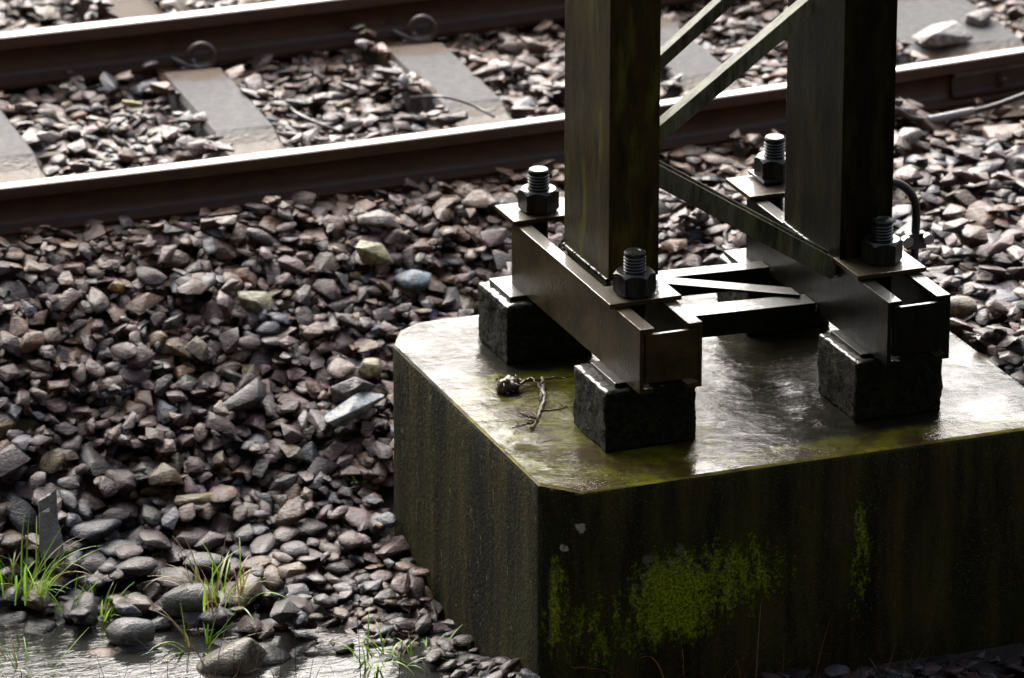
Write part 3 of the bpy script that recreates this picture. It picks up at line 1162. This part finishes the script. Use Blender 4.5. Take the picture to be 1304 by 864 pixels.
def np_mesh(name, V, Fc, tint):
    me = bpy.data.meshes.new(name)
    me.vertices.add(len(V))
    me.vertices.foreach_set('co', V.astype(np.float32).ravel())
    me.loops.add(Fc.size)
    me.loops.foreach_set('vertex_index', Fc.astype(np.int32).ravel())
    me.polygons.add(len(Fc))
    me.polygons.foreach_set('loop_start', np.arange(0, Fc.size, 3, dtype=np.int32))
    me.polygons.foreach_set('use_smooth', np.ones(len(Fc), bool))
    at = me.attributes.new('tint', 'FLOAT_COLOR', 'POINT')
    at.data.foreach_set('color', np.concatenate([tint, np.ones((len(tint), 1))], 1).astype(np.float32).ravel())
    me.update(calc_edges=True)
    me.validate()
    return me


# how much of each stone shows from above, and in the frame
cnt = np.bincount(ID[ID >= 0].ravel(), minlength=len(stones))
score = []
for k, st in enumerate(stones):
    px, py = pix(st['p'])
    ok = -10 < px < 1314 and -10 < py < 874 and not (px > 492 and py > 400 and st['p'][0] < 1.35) and not (715 < px < 1215 and py < 420)
    if st['p'][2] < WATER_Z - st['s'][2] * .4:
        ok = False
    score.append(cnt[k] if ok and not st['special'] else 0)
PICK = set(np.argsort(score)[::-1][:275].tolist())
PICK = {k for k in PICK if score[k] > 0}

AV, AF, AC, base_i = [], [], [], 0
for k, st in enumerate(stones):
    V, Fc = stone_arrays(st, k * 7)
    if st['special'] or k in PICK:
        tint = np.tile(np.clip(np.array(st['col'][0]) * (1.35 if st['special'] else 1), 0, .8), (len(V), 1))
        me = np_mesh('stone', V, Fc, tint)
        o = link('stone' if st['special'] else 'ballast_stone', me, M['stone'])
        o.location = st['p']
        if st['special']:
            tag(o, st['special'], 'stone')
        else:
            nm = st['col'][1]
            x, y = st['p'][0], st['p'][1]
            if x > 1.3 and y < 2.35:
                where = 'behind and right of the mast foot'
            elif y > 3.6:
                where = 'beyond the far rail'
            elif y > 2.35:
                where = 'between the two rails'
            elif y + .55 * (x + .15) * (y < 1.9) < 1.2:
                where = 'at the puddle side foot of the bank'
            elif y < 1.75:
                where = 'on the lower slope left of the block'
            else:
                where = 'on the upper slope below the near rail'
            tag(o, f'larger wet {nm} stone {where}', 'stone', f'larger {nm} stones {where}')
        continue
    AV.append(V + np.array(st['p']))
    AF.append(Fc + base_i)
    AC.append(np.tile(np.array(st['col'][0]), (len(V), 1)))
    base_i += len(V)
me = np_mesh('gravel', np.concatenate(AV), np.concatenate(AF), np.concatenate(AC))
g = link('gravel', me, M['stone'])
tag(g, 'wet purplish grey crushed stone of the track bed and its bank', 'gravel', kind='stuff')
print('stones', len(stones), 'verts', len(me.vertices), 'picked', len(PICK))


def h_at(x, y):
    return float(Hm[int((y - HY0) / RES), int((x - HX0) / RES)])


# ------------------------------------------------------------------ loose bits
bm = bmesh.new()                     # upright split slate
z = h_at(-.885, 1.277)
prism(bm, [(-.026, -.009), (.006, -.014), (.026, -.008), (.021, .008), (-.024, .007)], 'z', -.04, .105, .002)
bmesh.ops.subdivide_edges(bm, edges=[e for e in bm.edges if e.calc_length() > .03], cuts=11, use_grid_fill=True)
bmesh.ops.triangulate(bm, faces=[f for f in bm.faces if len(f.verts) > 4])
for v in bm.verts:
    t_ = (v.co.z + .04) / .145
    v.co.x = v.co.x * (1.05 - .12 * t_ * t_) + v.co.z * .06 + noise.noise(Vector((v.co.x * 20, v.co.y * 20, v.co.z * 14))) * .006
    v.co.y = v.co.y * (1 - .45 * t_) + noise.noise(Vector((v.co.x * 60, 3, v.co.z * 9))) * .004 + v.co.z * .42
    if v.co.z > .075:
        v.co.z += (v.co.x - .01) * .7 + noise.noise(Vector((v.co.x * 75, v.co.y * 40, 5))) * .020
o = finish(bm, 'slate_splinter', M['slate'], None, True, 35)
o.location = (-.885, 1.25, z + .012)
tag(o, 'pale slate splinter standing upright behind the left grass tuft', 'stone')

bm = bmesh.new()                     # yellow stick between the rails
z = h_at(-.01, 3.33)
tube_mesh(bm, [(-.032, 3.345, z + .012), (-.008, 3.33, z + .010), (.018, 3.318, z + .006)], [.006, .0075, .006], 8)
tag(finish(bm, 'yellow_stick', mat_plain('yellow_twig', (.42, .33, .06), (.6, .5, .14), .5, .4)), 'short yellow stick lying on stones under the far rail', 'stick')

# root clump and twigs washed up on the block
rr = random.Random(3)
bm = bmesh.new()
bmesh.ops.create_icosphere(bm, subdivisions=3, radius=.024, matrix=Matrix.Translation((.137, .690, .018)) @ Matrix.Diagonal((1.25, 1, .85, 1)))
for v in bm.verts:
    v.co += v.normal * (noise.noise(v.co * 70) * .010 + noise.noise(v.co * 200) * .006)
for k in range(60):
    a = rr.uniform(0, 6.28)
    p = Vector((.137, .690, .018)) + Vector((math.cos(a) * .026, math.sin(a) * .02, rr.uniform(-.012, .018)))
    q = p + Vector((rr.gauss(0, .014), rr.gauss(0, .012), rr.gauss(0, .008)))
    tube_mesh(bm, [p, (p + q) / 2 + Vector((0, 0, .003)), q], [.0014, .0011, .0006], 4)
tag(finish(bm, 'root_clump', M['root'], None, True, 60), 'dark clump of dead roots lying in the wet on the block', 'roots')
TW = [([(.160, .695, .018), (.205, .715, .012), (.260, .715, .010), (.312, .700, .014)], .0035, 'twig reaching from the root clump to the front pad'),
      ([(.165, .690, .016), (.200, .690, .026), (.205, .640, .012), (.180, .585, .008)], .0042, 'pale arched twig curving down from the root clump'),
      ([(.232, .705, .020), (.205, .620, .012), (.160, .530, .008), (.120, .455, .010), (.090, .415, .012)], .0050, 'longest dark twig running towards the left edge of the block'),
      ([(.118, .458, .008), (.085, .430, .016), (.048, .425, .014)], .0036, 'short twig at the lower end of the longest twig'),
      ([(.130, .475, .008), (.105, .490, .014), (.090, .505, .022)], .0030, 'small forked twig pointing up from the longest twig'),
      ([(.160, .525, .006), (.200, .520, .006), (.245, .525, .007)], .0026, 'thin twig lying crosswise before the front pad')]
for p, r, lb in TW:
    bm = bmesh.new()
    ps = spline(p, 6)
    for k, q in enumerate(ps):
        q += Vector((rr.gauss(0, .0015), rr.gauss(0, .0015), rr.gauss(0, .0008)))
    tube_mesh(bm, ps, [r * (1 - .55 * k / len(ps)) for k in range(len(ps))], 6)
    for _ in range(3):
        k = rr.randrange(2, len(ps) - 1)
        q = ps[k] + Vector((rr.gauss(0, .014), rr.gauss(0, .014), rr.uniform(.003, .014)))
        tube_mesh(bm, [ps[k], (ps[k] + q) / 2 + Vector((.001, 0, .002)), q], [r * .5, r * .4, r * .2], 5)
    tag(finish(bm, 'twig', M['root'], None, True, 60), lb, 'twig')


# grass
def blade(bm, lay, p, az, ln, wd, bend, lean, mi, tint, seg=8):
    d = Vector((math.cos(az), math.sin(az), 0))
    s = Vector((-math.sin(az), math.cos(az), 0))
    pts, ang, q = [], lean, Vector(p)
    for k in range(seg + 1):
        pts.append(q.copy())
        q = q + (d * math.sin(ang) + Vector((0, 0, 1)) * math.cos(ang)) * (ln / seg)
        ang += bend / seg
    prev = None
    for k, q in enumerate(pts):
        t = k / seg
        ww = wd * (1 - t ** 1.8) * (.55 + .9 * min(t * 2, .5)) + .0003
        fold = Vector((0, 0, .25 * ww))
        row = [bm.verts.new(q - s * ww + fold), bm.verts.new(q), bm.verts.new(q + s * ww + fold)]
        for v in row:
            v[lay] = (tint, tint, tint, 1)
        if prev:
            for m in (0, 1):
                f = bm.faces.new((prev[m], prev[m + 1], row[m + 1], row[m]))
                f.material_index = mi
                f.smooth = True
        prev = row


def tuft(x, y, n, ln, spread, straw, label, seed, name='grass_tuft', cat='grass', mats=('grass', 'straw'), wd=.0042, z=None, lean=.35, bend=1.1, group=None):
    r = random.Random(seed)
    bm = bmesh.new()
    lay = bm.verts.layers.float_color.new('tint')
    z = (h_at(x, y) - .02) if z is None else z
    for k in range(int(n * 1.5) if wd > .003 else n):
        a = r.uniform(0, 6.283)
        rad = spread * math.sqrt(r.random()) * .8
        b = (math.cos(a) * rad, math.sin(a) * rad, 0)
        blade(bm, lay, b, a + r.gauss(0, .8), 1.4 * ln * r.uniform(.5, 1.15), 0.72 * wd * r.uniform(.6, 1.25), abs(r.gauss(bend, .5)), abs(r.gauss(lean, .22)),
              1 if r.random() < straw else 0, r.random())
    me = bpy.data.meshes.new(name)
    bm.to_mesh(me)
    bm.free()
    o = link(name, me, [M[m] for m in mats])
    o.location = (x, y, z)
    return tag(o, label, cat, group)


tuft(-.985, 1.16, 34, .135, .10, .15, 'tallest green grass tuft at the left edge, by the slate splinter', 1)
tuft(-.905, 1.06, 9, .10, .03, .35, 'thin yellowish grass tuft right of the tallest tuft', 2, bend=.9)
tuft(-.815, 1.045, 14, .085, .03, .15, 'small spiky green tuft alone among the stones', 3)
tuft(-.650, .80, 22, .125, .045, .12, 'bright green grass tuft at the puddle edge, in the middle', 4)
tuft(-.560, .90, 30, .115, .10, .6, 'half withered grass tuft with straw blades beside the bright middle tuft', 5)
tuft(-1.085, .80, 10, .14, .03, .2, 'sparse grass tuft in the lower left corner, in the water', 6, bend=.7)
tuft(-.255, .53, 16, .11, .07, .05, 'green grass tuft with arching blades at the foot of the block', 7, bend=1.6)
tuft(-.16, .50, 12, .12, .08, .05, 'arching green blades between the puddle and the block', 8, bend=1.7, lean=.6)
tuft(-.043, 1.27, 7, .03, .02, .0, 'tiny green sprig between pebbles left of the block', 9, wd=.003)
# dry stems standing in the puddle and before the block
for i, (x, y, n, ln, lb) in enumerate([(-.90, .52, 12, .15, 'reddish dry stems in the puddle, left bunch'), (-.70, .48, 22, .18, 'reddish dry stems in the puddle before the middle tuft, densest bunch'),
                                       (-.54, .44, 10, .18, 'reddish dry stems leaning over the big tan stone'), (-.33, .40, 4, .16, 'few dark upright stems standing in the open water')]):
    tuft(x, y, n, ln, .12, 1, lb, 40 + i, 'dry_stems', 'dry stems', ('stem', 'stem'), .0013, WATER_Z - .03, .25, .35)
for i, (x, y, n, ln, lb) in enumerate([(.33, -.14, 12, .27, 'orange dead grass before the mossy patch of the block'), (.52, -.12, 9, .27, 'orange dead grass leaning right, before the dark face of the block'),
                                       (.80, -.10, 14, .13, 'low dead grass in the dark before the right half of the block'), (1.08, -.10, 14, .10, 'lowest dead grass at the right end of the block'),
                                       (.10, -.16, 5, .18, 'short dead grass under the front corner of the block')]):
    tuft(x, y, n, ln, .16, 1, lb, 60 + i, 'dead_grass', 'dead grass', ('orange', 'orange'), .0022, float(terrain(x, y)) - .06, .5, .5)
